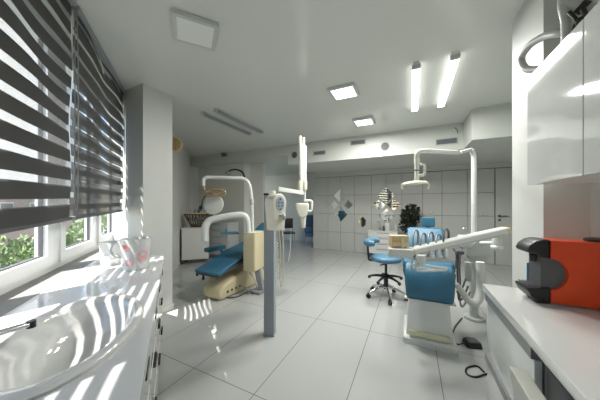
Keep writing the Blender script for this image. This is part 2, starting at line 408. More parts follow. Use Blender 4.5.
def tube_lamp(label, x, y0, y1, lit, w=.08):
    t = thing('linear_lamp', label, 'ceiling lamp', (x, (y0+y1)/2, H-.05), 0, 'long tube lamps on the ceiling')
    L = y1-y0; b = MB(); b.box((0, 0, .035), (w*.8, L, .028), bev=.004); b.build('housing', 'frame' if not lit else 'whitem', t)
    b = MB(); b.box((0, 0, .011), (w, L-.07, .034), bev=.010); b.build('diffuser', 'lampon' if lit else 'grey', t)
    for s in (-1, 1): b = MB(); b.box((0, s*(L/2-.0165), .012), (w, .033, .038), bev=.006); b.build('end_cap', 'lightgrey', t)
    if lit:
        l = bpy.data.objects.new('lamp_light', bpy.data.lights.new('tube light', 'AREA')); C.objects.link(l); l.parent = t
        l.data.shape = 'RECTANGLE'; l.data.size = w; l.data.size_y = L-.1; l.data.energy = 14; l.location = (0, 0, -.010); l.data.color = (1, 1, .97)
tube_lamp('lit tube lamp between its lit twin and the square lamps', .04, 2.52, 3.73, True)
tube_lamp('lit tube lamp closest to the upper cabinets', .36, 2.51, 3.73, True)
tube_lamp('unlit tube lamp closer to the window side, over the cream dental chair', -2.815, 2.45, 3.59, False, .06)
tube_lamp('unlit tube lamp on the side away from the windows, over the cream dental chair', -2.543, 2.44, 3.60, False, .06)
YV = 4.72
def vent(label, x, z, w, h, name='air_vent'):
    t = thing(name, label, 'vent', (x, YV, z), 0, 'grilles on the bulkhead'); b = MB()
    for s in (-1, 1):
        b.box((0, -.006, s*(h/2)), (w+.03, .012, .015)); b.box((s*(w/2+.008), -.006, 0), (.015, .012, h))
    b.build('frame', 'lightgrey', t); b = MB(); b.box((0, -.002, 0), (w, .004, h)); b.build('backing', 'seam', t)
    b = MB(); n = max(3, int(h/.016))
    for i in range(n): b.box((0, -.007, -h/2+h*(i+.5)/n), (w, .008, .006), rot=Quaternion((1, 0, 0), .5))
    b.build('slats', 'grey', t)
def bx(px, Y=YV): return Y*math.tan(math.atan((px-300)/F)-A)
def bz(px, py, Y=YV): return EYE-(py-205)/F*(Y/(SA*(px-300)/F+CA))
vent('bulkhead grille beside the round black speaker by the tube lamps', bx(446.5), bz(446.5, 141.5), .30, .10)
vent('bulkhead grille between the two lit square lamps and the wall mirrors', bx(358), bz(358, 142.5), .28, .095)
vent('bulkhead grille just past the folded x-ray arm', bx(319.5), bz(319.5, 153), .26, .085)
def speaker(label, x, z, r=.085):
    t = thing('round_speaker', label, 'speaker', (x, YV, z), 0, 'round speakers on the bulkhead')
    b = MB(); b.lathe([(r, 0), (r, .008), (r*.85, .013), (r*.82, .006)], rot=Matrix.Rotation(math.pi/2, 3, 'X')); b.build('ring', 'lightgrey', t)
    b = MB(); b.lathe([(0, .004), (r*.4, .009), (r*.83, .006), (r*.83, 0)], rot=Matrix.Rotation(math.pi/2, 3, 'X')); b.build('grille', 'dgrey', t)
speaker('round grey speaker on the bulkhead between two grilles', bx(385), bz(385, 146.5))
speaker('round grey speaker on the bulkhead partly behind the x-ray arm', bx(294.5), bz(294.5, 155))
t = thing('air_vent', 'small dark grille on the far bulkhead above the bent lamp arm', 'vent', (bx(225), YV, bz(225, 155.5)), 0)
b = MB(); b.box((0, -.02, 0), (.19, .04, .08), bev=.006); b.build('frame', 'grey', t)
b = MB(); b.box((0, -.042, 0), (.16, .004, .05)); b.build('grille', 'dgrey', t)
b = MB(); b.box((bx(225), YV-.05, H-.02), (.12, .08, .035), bev=.008)
tag(b.build('smoke_detector', 'dgrey'), 'small dark fitting at the ceiling edge above the far grille', 'detector')
b = MB(); b.tube([(bx(455), YV, bz(455, 128)), (bx(455), YV-.03, bz(455, 128.5)), (bx(457), YV-.03, bz(457, 131)), (bx(457.5), YV-.01, bz(457.5, 133))], .006)
tag(b.build('wall_hook', 'dgrey'), 'little dark hook above the wide bulkhead grille', 'hook')
# round tan slatted disc behind the pillar
p = at(174.0, 144.5, 4.05)
t = thing('round_vent_cover', 'tan round slatted cover on the wall just past the white pillar', 'vent', p, A+.35)
rot = Matrix.Rotation(math.pi/2, 3, 'X')
b = MB(); b.lathe([(0, 0), (.13, 0), (.14, .012), (.13, .03), (.115, .03), (.11, .014), (0, .014)], rot=rot); b.build('rim', 'wood', t)
b = MB()
for k in range(-3, 4): b.box((k*.03, -.022, 0), (.012, .012, 2*math.sqrt(.0121-(k*.03)**2)))
b.build('slats', 'gold', t)

# ================================================================== WALL PLATES AND MIRRORS
def plate(label, x, z, w):
    t = thing('wall_socket', label, 'switch', (x, YB, z), 0, 'switch plates on the panelled wall'); b = MB(); b.box((0, -.005, 0), (w, .010, .085), bev=.003); b.build('cover', 'lightgrey', t)
    n = 2 if w > .1 else 1
    for k in range(n): b = MB(); b.box(((k-(n-1)/2)*w/n, -.012, 0), (w/n*.7, .006, .05), bev=.002); b.build('rocker', 'frame', t)
plate('small switch plate between the plant and the tall white pole', bx(431, YB), bz(431, 212, YB), .09)
plate('wide double switch plate beside the door handle', bx(483, YB), bz(483, 214, YB), .17)
def mirror(label, px, py, hw, hh, g):
    x, z = bx(px, YB), bz(px, py, YB)
    b = MB(); b.prism([(0, -hh), (hw, 0), (0, hh), (-hw, 0)], (x, YB-.001, z), (1, 0, 0), (0, 0, 1), (0, -1, 0), .008, bev=.0025)
    tag(b.build('mirror_tile', 'mirror', smooth=False), label, 'mirror', g)
gm = 'diamond mirror tiles on the panelled wall'
for args in (('topmost diamond mirror of the set nearer the x-ray head', 340.5, 195.8, .20, .215), ('small diamond mirror, x-ray side of its set', 334.3, 205, .135, .14),
             ('small diamond mirror in the first set, on the side towards the plant', 348.3, 204.8, .135, .14), ('lowest large diamond mirror of the set nearer the x-ray head', 341, 214.2, .20, .215),
             ('single small diamond mirror low between the two sets', 362.8, 222, .15, .15),
             ('topmost diamond mirror of the set above the stool', 386, 195.6, .225, .225), ('diamond mirror over the stool, x-ray side of its set', 378.6, 205.2, .19, .15),
             ('diamond mirror over the stool, plant side of its set', 393.6, 204.6, .19, .15), ('lowest diamond mirror of the set above the stool', 387, 215.8, .225, .20)):
    mirror(*args, gm)
# ================================================================== LEFT COUNTER WITH BASIN
ZC = .86
pf, pn = on(164, 256, ZC), on(139.5, 400, ZC)
fd = (pf-pn).normalized()                       # along the front edge
pb = pn-fd*1.1
fn = Vector((fd.y, -fd.x, 0))                   # outward normal of the front
if fn.dot(N) < 0: fn = -fn
back_far = W(-.722, 3.0, ZC)
far_left = Vector((-2.9, pf.y+.03, ZC))
# polygon: front near, front far, far-left at pillar side, back line, back near
def on_back(t): return W(-.722, t, ZC)
# far edge parallel to room X from pf until the back plane
tt = None
for i in range(4000):
    q = pf+Vector((-i*.001, 0, 0))
    if q.dot(N) <= -.722: break
far_back = Vector((q.x, q.y, ZC))
near_back = on_back((pb.dot(T))-.05)
outer = [pb, pf, far_back, near_back]
SC = W(-.385, 1.14, ZC); sa_, sb_ = .197, .338     # basin centre and half axes along N and T
def ell(k, r, z, n=48):
    a = 2*math.pi*k/n; p = SC+N*(sa_*r*math.cos(a))+T*(sb_*r*math.sin(a)); return Vector((p.x, p.y, z))
counter = thing('washbasin_counter', 'long white glossy worktop with an oval basin under the window blinds', 'counter', (SC.x, SC.y, 0))
def top_with_hole(th):
    b = bmesh.new(); n = 48
    ov = [b.verts.new(Vector((p.x, p.y, ZC))) for p in outer]
    iv = [b.verts.new(ell(k, .99, ZC)) for k in range(n)]
    oe = [b.edges.new((ov[i], ov[(i+1) % 4])) for i in range(4)]; ie = [b.edges.new((iv[i], iv[(i+1) % n])) for i in range(n)]
    r = bmesh.ops.triangle_fill(b, use_beauty=True, use_dissolve=False, edges=oe+ie)
    # drop triangles that fell inside the hole
    bad = [f for f in b.faces if all(v in iv for v in f.verts) and ((f.calc_center_median()-SC).dot(N)/sa_)**2+((f.calc_center_median()-SC).dot(T)/sb_)**2 < .9]
    bmesh.ops.delete(b, geom=bad, context='FACES')
    bmesh.ops.recalc_face_normals(b, faces=b.faces[:])
    if b.faces[0].normal.z < 0: bmesh.ops.reverse_faces(b, faces=b.faces[:])
    g = bmesh.ops.extrude_face_region(b, geom=b.faces[:])
    for v in [x for x in g['geom'] if isinstance(x, bmesh.types.BMVert)]: v.co.z -= th
    return b
mb = WB(); mb.merge(top_with_hole(.038)); mb.build('worktop', 'top', counter, ang=30)
prof = [(1.0, 0), (1.06, .001), (1.07, .009), (1.04, .017), (.95, .017), (.88, .010), (.84, -.008), (.80, -.06), (.68, -.12), (.46, -.155), (.2, -.165), (.06, -.168)]
mb = WB(); n = 64; vs = []; fs = []
for r, z in prof:
    for k in range(n): vs.append(ell(k, r, ZC+z, n))
for j in range(len(prof)-1):
    for k in range(n): fs.append((j*n+k, j*n+(k+1) % n, (j+1)*n+(k+1) % n, (j+1)*n+k))
mb._add(vs, fs); basin = mb.build('washbasin', 'ceramic', counter, ang=60)
mb = WB(); mb.cyl(SC+Vector((0, 0, -.172)), SC+Vector((0, 0, -.164)), .024); mb.build('drain', 'chrome', basin)
# cabinets under it: units with drawers
def counter_unit(label, s0, s1, nd):
    base = pn+fd*((s0+s1)/2)-fn*.03; base.z = 0
    t = thing('base_cabinet', label, 'cabinet', base, 0, 'base cabinets under the basin worktop')
    b = WB(); o = pn+fd*(s0+.004)-fn*.035; o.z = .08
    dp = .40
    b.prism([(0, 0), (s1-s0-.008, 0), (s1-s0-.008, dp), (0, dp)], o, fd, -fn, (0, 0, 1), .56); b.build('body', 'dgrey' if nd else 'white', t, smooth=False)
    b = WB(); o2 = o-fn*.04; o2.z = 0; b.prism([(0, 0), (s1-s0-.008, 0), (s1-s0-.008, dp-.06), (0, dp-.06)], o2, fd, -fn, (0, 0, 1), .08); b.build('plinth', 'dgrey', t, smooth=False)
    hh = .735/nd
    for k in range(nd):
        b = WB(); o = pn+fd*(s0+.008)-fn*.035; o.z = .08+hh*k+.008
        b.prism([(0, 0), (s1-s0-.016, 0), (s1-s0-.016, .02), (0, .02)], o, fd, fn, (0, 0, 1), hh-.03, bev=.003)
        dd = b.build('drawer_front', 'white', t, smooth=False)
        b = WB(); m_ = pn+fd*((s0+s1)/2)-fn*.012; m_.z = .08+hh*(k+1)-.05
        b.bar(m_-fd*.05, m_+fd*.05, .018, .03, .006); b.build('handle', 'black', dd)
L = (pf-pn).length
counter_unit('white drawer cabinet at the pillar end of the basin worktop', L-.42, L-.02, 3)
counter_unit('white drawer cabinet one before the end, under the basin worktop', L-.84, L-.43, 3)
counter_unit('white drawer cabinet in front of the oval basin', L-1.26, L-.85, 3)
counter_unit('white drawer cabinet nearest the viewer under the basin worktop', L-1.78, L-1.27, 3)
# tap
tp = thing('basin_tap', 'slim chrome tap reaching over the oval basin, dark tip', 'tap', W(-.63, .98, ZC+.001))
b = WB(); b.cyl(W(-.63, .98, ZC), W(-.63, .98, ZC+.07), .024, .02, bev=.004); b.build('tap_body', 'chrome', tp)
b = WB(); b.tube([W(-.63, .98, ZC+.06), W(-.60, 1.02, ZC+.066), W(-.55, 1.09, ZC+.062), on(31, 324, ZC+.052)], [.013, .011, .010, .010]); b.build('spout', 'chrome', tp)
b = WB(); q = on(31, 324, ZC+.052); b.cyl(q-Vector((0, 0, .012)), q+Vector((0, 0, .012)), .013); b.build('spout_tip', 'black', tp)
b = WB(); b.bar(W(-.63, .98, ZC+.085), W(-.655, 1.10, ZC+.10), .02, .01, .004); b.build('lever', 'chrome', tp)
# jugs
def jug(label, p, r, h, rz, prints, ribbed):
    t = thing('jug', label, 'jug', p, rz, 'jugs at the end of the basin worktop')
    th = .006
    pr = [(0, 0), (r*.80, 0), (r*.86, .01), (r*.93, h*.5), (r, h-.008), (r-.001, h), (r-th, h), (r*.92-th, h*.5), (r*.82, .014), (0, .012)]
    b = MB(); b.lathe(pr, n=48); b.build('body', 'ceramic', t)
    hs = -1 if prints else 1
    b = MB(); b.tube([(-hs*r*.93, 0, h*.88), (-hs*(r+.035), 0, h*.86), (-hs*(r+.05), 0, h*.66), (-hs*(r+.03), 0, h*.48), (-hs*r*.90, 0, h*.42)], .011); b.build('handle', 'ceramic', t)
    def decal(th0, z0, rr, m, name):
        b = MB(); vs = []; n = 16
        for ring in (0, .5 if rr < .02 else .8, 1):
            for k in range(n):
                a = 2*math.pi*k/n; dz = rr*ring*math.sin(a); zz = z0+dz; rad = r*(.86+.14*zz/h)+.0015
                th_ = th0+rr*ring*math.cos(a)/rad; vs.append(Vector((rad*math.cos(th_), rad*math.sin(th_), zz)))
        fs = [tuple(range(n))]+[(j*n+k, j*n+(k+1) % n, (j+1)*n+(k+1) % n, (j+1)*n+k) for j in (1,) for k in range(n)]
        fs = [(n+k, n+(k+1) % n, 2*n+(k+1) % n, 2*n+k) for k in range(n)]
        if rr < .02: fs.append(tuple(n+k for k in range(n)))
        b._add(vs[0:], fs); return b.build(name, m, t)
    if prints:
        for a, z, rr, m in prints: decal(a, z, rr, m, 'fruit_print')
    if ribbed:
        b = MB(); b.lathe([(r*.93+.002, h*.46), (r*.93+.004, h*.475), (r*.93+.002, h*.49)], n=48); b.build('band', 'lightgrey', t)
va = math.atan2(-1, -.45)
vr0 = Vector((CA, SA, 0)); p1 = on(132.5, 271, ZC); ang = math.atan2(-p1.y, -p1.x)
jug('white jug with pink fruit prints on the worktop end near the pillar', p1+Vector((-.055, .06, 0))-vr0*.008, .100, .225, ang-math.pi/2+math.pi-math.pi,
    [(math.pi/2-.75, .175, .016, 'pink'), (math.pi/2-.52, .158, .017, 'lpink'), (math.pi/2-.45, .06, .028, 'lpink'), (math.pi/2-.45, .06, .011, 'lpink'),
     (math.pi/2+.48, .10, .042, 'lpink'), (math.pi/2+.48, .115, .024, 'lpink'), (math.pi/2+.42, .088, .014, 'lpink'), (math.pi/2+.56, .09, .012, 'lpink')], False)
p2 = on(106, 266, ZC)
jug('plain white jug with a raised band, standing behind the printed jug at the window', p2+Vector((-.03, .05, 0)), .078, .18, ang-math.pi/2+.5, None, True)

# ================================================================== RIGHT KITCHEN SIDE
xf = .385; ye = 1.735
b = MB(); b.box(((xf+.885)/2, (ye-1.0)/2, ZC-.018), (.885-xf, ye+1.0, .036), bev=.003)
tag(b.build('worktop', 'topr'), 'white worktop under the wall cabinets carrying the orange coffee machine', 'worktop')
def rcab(label, y0, y1, open_=False):
    t = thing('base_cabinet', label, 'cabinet', ((xf+.885)/2, (y0+y1)/2, 0), 0, 'base cabinets under the coffee machine worktop')
    b = WB(); b.box(((xf+.05+.88)/2, (y0+y1)/2, .45), (.88-xf-.05, y1-y0-.004, .74)); b.build('body', 'white', t, smooth=False)
    b = WB(); b.box(((xf+.1+.88)/2, (y0+y1)/2, .04), (.88-xf-.1, y1-y0-.01, .078)); b.build('plinth', 'dgrey', t, smooth=False)
    if not open_:
        for z0, z1 in ((.085, .41), (.46, .765)):
            b = WB(); b.box((xf+.030, (y0+y1)/2, (z0+z1)/2), (.022, y1-y0-.006, z1-z0), bev=.002); f = b.build('drawer_front', 'white', t)
            b = WB(); b.box((xf+.022, (y0+y1)/2, z1+.026), (.026, y1-y0-.006, .046), bev=.002); b.build('handle_rail', 'alu', f)
    else:
        b = WB(); b.box((xf+.047, (y0+y1)/2, .44), (.004, y1-y0-.02, .64)); b.build('opening_shade', 'dgrey', t, smooth=False)  # dark sheet on the closed body, stands in for the shaded inside
        b = WB(); b.prism([(-.075, .765), (-.028, .765), (.035, .09), (.010, .09)], (xf, y0+.02, 0), (1, 0, 0), (0, 0, 1), (0, 1, 0), y1-y0-.085, bev=.004)
        b.build('drawer_front', 'greige', t)
        b = WB(); b.box((xf+.036, (y0+y1)/2, .80), (.022, y1-y0-.01, .022), bev=.002); b.build('handle_rail', 'alu', t)
rcab('white drawer cabinet at the far end of the coffee machine worktop', 1.13, 1.72)
rcab('cabinet with a greige front tipped forward below the coffee machine worktop', .52, 1.125, True)
rcab('white drawer cabinet nearest the viewer below the coffee machine worktop', -.1, .515)
# wall cabinets
ux, uz0, uz1 = .595, 1.450, 2.055
for lab, y0, y1 in (('glossy white wall cabinet by the pier, above the coffee machine', 1.279, 1.755), ('glossy white wall cabinet second from the pier', .70, 1.275), ('glossy white wall cabinet nearest the viewer', .05, .695)):
    t = thing('wall_cabinet', lab, 'cabinet', ((ux+.885)/2, (y0+y1)/2, uz0), 0, 'glossy white wall cabinets')
    b = WB(); b.box(((ux+.022+.885)/2, (y0+y1)/2, (uz0+uz1)/2), (.885-ux-.022, y1-y0-.001, uz1-uz0), bev=.001); b.build('body', 'whitem', t, smooth=False)
    b = WB(); b.box((ux+.010, (y0+y1)/2, (uz0+uz1)/2), (.018, y1-y0-.003, uz1-uz0), bev=.001); b.build('door', 'white', t, smooth=False)
# air duct on top of the wall cabinets
dt = thing('flexible_air_duct', 'ribbed white air hose looping down beside the wall cabinet top', 'air hose', at(560, 35, 1.45))
def ribbed(mb, pts, r, pitch=.014):
    pts = [Vector(p) for p in pts]; t = []; P = [pts[0]*2-pts[1]]+pts+[pts[-1]*2-pts[-2]]
    for i in range(1, len(P)-2):
        for k in range(16):
            u = k/16; a, b_, c, d = P[i-1:i+3]; t.append(.5*((2*b_)+(c-a)*u+(2*a-5*b_+4*c-d)*u*u+(3*b_-a-3*c+d)*u**3))
    t.append(pts[-1]); acc = 0; out = [t[0]]
    for i in range(1, len(t)):
        acc += (t[i]-t[i-1]).length
        if acc >= pitch/2: out.append(t[i]); acc = 0
    rs = [r if i % 2 else r*.90 for i in range(len(out))]
    mb.tube(out, rs, n=16, smooth=1)
b = WB(); ribbed(b, [at(566, 33, 1.14), at(558, 33, 1.17), at(545, 36, 1.25), at(530, 45, 1.36), at(521.5, 58, 1.45), at(526, 68.5, 1.42), at(540, 69, 1.33), at(556, 66, 1.24)], .020); b.build('hose', 'lightgrey', dt)
b = WB(); ribbed(b, [at(566.5, 42, 1.10), at(566, 22, 1.10), at(563, 6, 1.10), at(563, -8, 1.10)], .019, .016); b.build('vertical_hose', 'lightgrey', dt)
ex = thing('extractor_motor', 'white and black extractor unit on top of the wall cabinets', 'extractor', (.74, 1.35, uz1))
b = WB(); b.cyl(at(562, 2, 1.10), at(588, 9, 1.06), .023, bev=.006); b.cyl(at(588, 9, 1.06), at(604, 18, 1.03), .026, bev=.008); b.build('housing', 'lightgrey', ex)
b = WB(); b.cyl(at(579, 6, 1.07), at(586, 8.5, 1.06), .027); b.tube([at(569, 12, 1.07), at(576, 20, 1.05), at(574, 28, 1.06), at(571, 38, 1.08)], .008); b.tube([at(583, 9, 1.03), at(585, 16, 1.02), at(578, 21, 1.03), at(582, 28, 1.04)], .010); b.build('strap', 'black', ex)
b = WB(); b.box((.80, 1.40, uz1+.02), (.12, .2, .04), bev=.01); b.cyl((.78, 1.40, uz1+.02), (.76, 1.40, uz1+.20), .02); b.build('base', 'lightgrey', ex)

# coffee machine: local -x is its front, side facing -y towards the viewer
cm = thing('coffee_machine', 'orange and black capsule coffee machine on the white worktop', 'coffee machine', (.595, 1.50, ZC), math.radians(5))
prof = [(0, .012), (.36, .0), (.39, .05), (.39, .24), (.36, .30), (.04, .305), (0, .305)]
arc = [(math.cos(a)*.066-.005, .145+math.sin(a)*.075) for a in [math.radians(x) for x in range(90, -91, -12)]]
shell = [(0, .305), (0, .222)]+arc+[(0, .068), (0, .012), (.30, .0), (.34, .01), (.36, .05), (.36, .25), (.34, .29), (.28, .30)]
b = MB(); b.prism(shell, (0, 0, 0), (1, 0, 0), (0, 0, 1), (0, 1, 0), .13, bev=.004); b.build('shell', 'orange', cm)
hd = [(0, .307), (0, .222), (-.025, .222), (-.055, .238), (-.078, .241), (-.086, .252), (-.075, .278), (-.05, .300), (-.022, .308)]
b = MB(); b.prism(hd, (0, .004, 0), (1, 0, 0), (0, 0, 1), (0, 1, 0), .122, bev=.012); b.build('head', 'black', cm)
b = MB(); b.cyl((-.035, .065, .225), (-.035, .065, .192), .018, .014); b.build('spout', 'black', cm)
tr = [(0, .080), (0, .004), (-.045, .004), (-.072, .03), (-.086, .062), (-.084, .070)]
b = MB(); b.prism(tr, (0, .004, 0), (1, 0, 0), (0, 0, 1), (0, 1, 0), .122, bev=.006); dtray = b.build('drip_tray', 'black', cm)
b = MB()
for k in range(5): b.box((-.075+k*.015, .065, .080), (.006, .09, .003))
b.build('grid', 'dgrey', dtray)
b = MB(); b.box((.02, .068, .145), (.10, .10, .16)); b.build('inner_wall', 'dgrey', cm)
b = MB(); b.lathe([(.0, .322), (.03, .321), (.045, .316), (.047, .305)], (.20, .065, 0)); b.build('lid', 'black', cm)
b = MB(); b.box((.585, 1.665, ZC+.082), (.045, .004, .16), rz=.1)
tag(b.build('card', 'bluecard', smooth=False), 'small blue card standing on the worktop beyond the coffee machine', 'card')
# ================================================================== X-RAY MACHINE
o = on(270, 334, 0)
xr = thing('dental_xray_machine', 'cream dental x-ray machine with folding arm on a square grey floor post', 'x-ray machine', o, A-math.radians(8))
b = MB(); b.box((0, 0, .72), (.105, .09, 1.43), bev=.004); b.build('post', 'post', xr)
b = MB(); b.box((0, 0, .006), (.12, .105, .012), bev=.003); b.build('base_plate', 'post', xr)
b = MB(); b.box((0, 0, 1.445), (.11, .095, .02), bev=.003); b.build('post_cap', 'black', xr)
# control box: outline in its face plane, facing the viewer's right
vr = Vector((CA, SA, 0)); vf = Vector((-SA, CA, 0))
fnrm = (vr*.72-vf*.69).normalized(); fu = Vector((-fnrm.y, fnrm.x, 0)); 
base = at(276.0, 230, 2.24)
out = [(math.cos(a)*.088, .265+math.sin(a)*.088) for a in [math.radians(x) for x in range(-20, 201, 15)]]+[(-.062, .0), (.062, .0)]
b = WB(); b.prism(out, base-fnrm*.07, fu, (0, 0, 1), fnrm, .13, bev=.014)
cb = b.build('control_box', 'creaml', xr)
b = WB(); kd = [(math.cos(a)*.050, .255+math.sin(a)*.066) for a in [math.radians(x) for x in range(0, 360, 15)]]
b.prism(kd, base+fnrm*.059, fu, (0, 0, 1), fnrm, .006); kp = b.build('keypad', 'bluegrey', cb)
b = WB()
for x, z in ((0, .30), (-.02, .265), (.02, .265), (-.02, .235), (.02, .235), (0, .205)): b.box(base+fnrm*.066+fu*x+Vector((0, 0, z)), (.012, .012, .010), rz=A)
b.build('buttons', 'dgrey', kp)
b = WB(); b.box(base+fnrm*.062+Vector((0, 0, .14)), (.02, .02, .008), rz=A); b.build('indicator', 'dgrey', cb)
b = WB(); b.cyl(base-fnrm*.06-vr*.0+Vector((0, 0, .34)), base-fnrm*.06+Vector((0, 0, .385)), .035, bev=.006); b.build('top_knob', 'creaml', cb)
b = WB(); b.cyl(at(283, 217, 2.2), at(285.5, 217, 2.2), .035, .03, bev=.004); b.build('side_knob', 'lightgrey', cb)
# cords
pts = []
for k in range(120):
    a = k*.9; z = 1.08-.48*k/119; pts.append(at(277.2, 205, 2.24)*1+Vector((math.cos(a)*.010, math.sin(a)*.010, 0))+Vector((0, 0, z-EYE)))
b = WB(); b.tube(pts, .0035, n=6, smooth=1); b.build('coiled_cord', 'cream', xr)
b = WB(); b.tube([at(279, 229, 2.22), at(280.5, 250, 2.22), at(280, 275, 2.24), at(281, 286, 2.24), at(283, 280, 2.24), at(283.5, 255, 2.22), at(282.5, 229, 2.22)], .006, n=8); b.build('cord', 'cream', xr)
b = WB(); b.tube([at(281, 229, 2.28), at(287, 262, 2.5), at(290, 250, 2.8), at(291, 228, 3.1)], .0035, n=6); b.build('thin_cable', 'grey', xr)
# arms
b = WB(); b.bar(at(277.6, 189, 2.36), at(303, 193, 3.2), .03, .048, .006); b.bar(at(270, 196, 2.44), at(280, 190, 2.44), .03, .03, .004)
b.build('horizontal_arm', 'bulk', xr)
b = WB(); b.cyl(at(301, 192, 3.2), at(301, 145, 3.2), .034, bev=.006); b.build('folding_arm', 'whitem', xr)
b = WB(); b.cyl(at(304.6, 181, 3.24), at(304.6, 146, 3.24), .028, bev=.006); b.build('folding_arm', 'whitem', xr)
b = WB()
for px, y0, y1, r in ((300.2, 136, 145, .022), (303.5, 137.5, 147, .02), (300.3, 181, 192, .037), (305, 181, 190, .03)): b = WB(); b.cyl(at(px, y0, 3.2), at(px, y1, 3.2), r, bev=.006); b.build('arm_joint', 'cream', xr)
b = WB(); b.cyl(at(301, 192, 3.2), at(301, 195, 3.2), .03, bev=.006); b.cyl(at(305, 190, 3.2), at(304.5, 200, 3.2), .015); b.build('swivel', 'whitem', xr)
b = WB(); b.tube([at(304.5, 199, 3.2), at(304.5, 200.5, 3.2), at(308, 200.5, 3.2), at(311.5, 201.5, 3.2), at(312, 206, 3.2), at(311, 211, 3.2), at(308, 211, 3.2)], .017, n=12); b.build('yoke', 'whitem', xr)
hb = at(302.3, 203, 3.2)
po = [(-.085, 0), (.08, .0), (.090, -.03), (.087, -.10), (.066, -.16), (.042, -.205), (-.025, -.205), (-.062, -.16), (-.085, -.09), (-.092, -.03)]
b = WB(); b.prism(po, hb-vf*.065, vr, (0, 0, 1), vf, .14, bev=.022); hdx = b.build('tube_head', 'creaml', xr)
b = WB(); b.cyl(hb+Vector((0, 0, -.19))+vr*.012, hb+Vector((0, 0, -.345))+vr*.012, .042, .030, bev=.004); b.build('cone', 'creaml', hdx)
b = WB(); b.bar(hb-vr*.08-vf*.068-Vector((0, 0, .05)), hb+vr*.08-vf*.068-Vector((0, 0, .05)), .003, .004); b.build('seam', 'cream', hdx)

# ================================================================== DENTAL CHAIR (blue, near)
o = on(429, 348, 0); 
ch = thing('dental_chair', 'raised blue dental chair on a white pedestal beside the tall white lamp pole', 'dental chair', (o.x, o.y, 0), 0)
b = MB(); b.sweep([(-.01, 0), (.50, 0), (.50, .05), (.46, .075), (.02, .075), (-.01, .05)], .45, bev=.02); b.build('base_plate', 'whitem', ch)
b = MB(); b.sweep([(.02, .07), (.12, .47), (.30, .60), (.42, .60), (.45, .07)], .43, widths=[.39, .35, .31, .31, .35], bev=.012); b.build('pedestal', 'whitem', ch)
b = MB(); b.box((0, .012, .105), (.34, .02, .05), bev=.008, rot=Quaternion((1, 0, 0), -.25)); b.build('foot_strip', 'yellowish', ch)
b = MB(); b.sweep([(-.02, .445), (-.045, .47), (-.03, .60), (.02, .70), (.10, .752), (.16, .765), (.18, .70), (.12, .66), (.07, .60), (.045, .47), (.02, .445)], .44, widths=[.38, .39, .41, .43, .42, .40, .40, .42, .41, .39, .38], bev=.03); b.build('leg_rest', 'blue', ch, ang=60)
b = MB(); b.sweep([(-.012, .430), (-.035, .445), (.04, .446), (.05, .430)], .42, bev=.006); b.build('rest_trim', 'creaml', ch)
b = MB(); b.sweep([(.13, .69), (.13, .76), (.22, .775), (.50, .765), (.64, .79), (.68, .74), (.66, .68), (.2, .66)], .46, bev=.035); b.build('seat', 'blue', ch, ang=60)
b = MB(); b.box((0, .38, .64), (.30, .42, .06), bev=.01); b.build('seat_frame', 'lightgrey', ch)
b = MB(); b.sweep([(.62, .72), (.70, .71), (.84, 1.03), (.80, 1.055), (.74, 1.04)], .50, widths=[.46, .46, .40, .34, .40], bev=.035); b.build('backrest', 'blue', ch, ang=60)
b = MB(); b.box((.04, .85, 1.12), (.15, .07, .12), bev=.025, rot=Quaternion((1, 0, 0), -.15), seg=4); b.build('headrest', 'blue', ch)
b = MB(); b.box((.04, .86, 1.04), (.05, .02, .12)); b.build('headrest_bar', 'alu', ch)
for s, m_ in ((1, 'dgrey'), (-1, 'dgrey')):
    if s < 0: continue
    b = MB(); b.box((s*.29, .42, .86), (.07, .26, .035), bev=.014); b.tube([(s*.29, .5, .85), (s*.30, .52, .75), (s*.27, .5, .66), (s*.15, .48, .64)], .018); b.build('armrest', m_, ch)
# ================================================================== DENTAL UNIT (column, lamp, tray arm)
u = at(474, 240, 2.7); u.z = 0
du = thing('dental_unit', 'white dental unit with tall lamp pole, spittoon and slanted instrument arm', 'dental unit', u, 0)
b = WB(); b.cyl((u.x, u.y, .90), at(474, 158, 2.7), .029, .027, bev=.004); b.build('pole', 'whitem', du)
b = WB(); b.tube([at(474, 160, 2.7), at(473.5, 155, 2.7), at(471.5, 150.5, 2.69)], .027); b.ball(at(471.5, 150.3, 2.69), .030, (1, 1, .6)); b.bar(at(471, 149.5, 2.69), at(460, 152.5, 2.62), .042, .036, .012); b.build('pole_head', 'whitem', du)
b = WB(); b.bar(at(459, 152.8, 2.60), at(424, 151, 2.38), .042, .045, .014); b.tube([at(426, 151, 2.39), at(420.5, 151.2, 2.36), at(417, 154, 2.35), at(416.8, 160, 2.35)], .024, n=14); b.cyl(at(416.8, 163, 2.35), at(416.8, 180.5, 2.35), .022, bev=.003); b.build('lamp_arm', 'whitem', du)
b = WB(); b.cyl(at(416.8, 158.5, 2.35), at(416.8, 163.5, 2.35), .026); b.build('cream_ring', 'cream', du)
b = WB(); b.cyl(at(416.8, 170, 2.35), at(416.8, 171, 2.35), .025); b.build('joint', 'dgrey', du)
b = WB(); b.tube([at(418, 164.5, 2.35), at(423, 164.5, 2.34), at(424.6, 166.5, 2.34), at(424.6, 173, 2.34), at(423, 175.2, 2.34), at(418, 175.5, 2.35)], .012); b.build('lamp_grip', 'whitem', du)
lc = at(415.3, 183.3, 2.33)
b = WB(); rr = Matrix.Rotation(A, 3, 'Z') @ Matrix.Rotation(-.06, 3, 'Y')
b.lathe([(.03, .025), (.10, .018), (.128, .0), (.13, -.012), (.118, -.012), (.09, .004), (.03, .008)], lc, n=36, sy=.62, rot=rr); lh = b.build('lamp_head', 'cream', du)
b = WB(); b.lathe([(0, -.002), (.09, -.004), (.10, .002)], lc, n=36, sy=.6, rot=rr); b.build('reflector', 'lightgrey', lh)
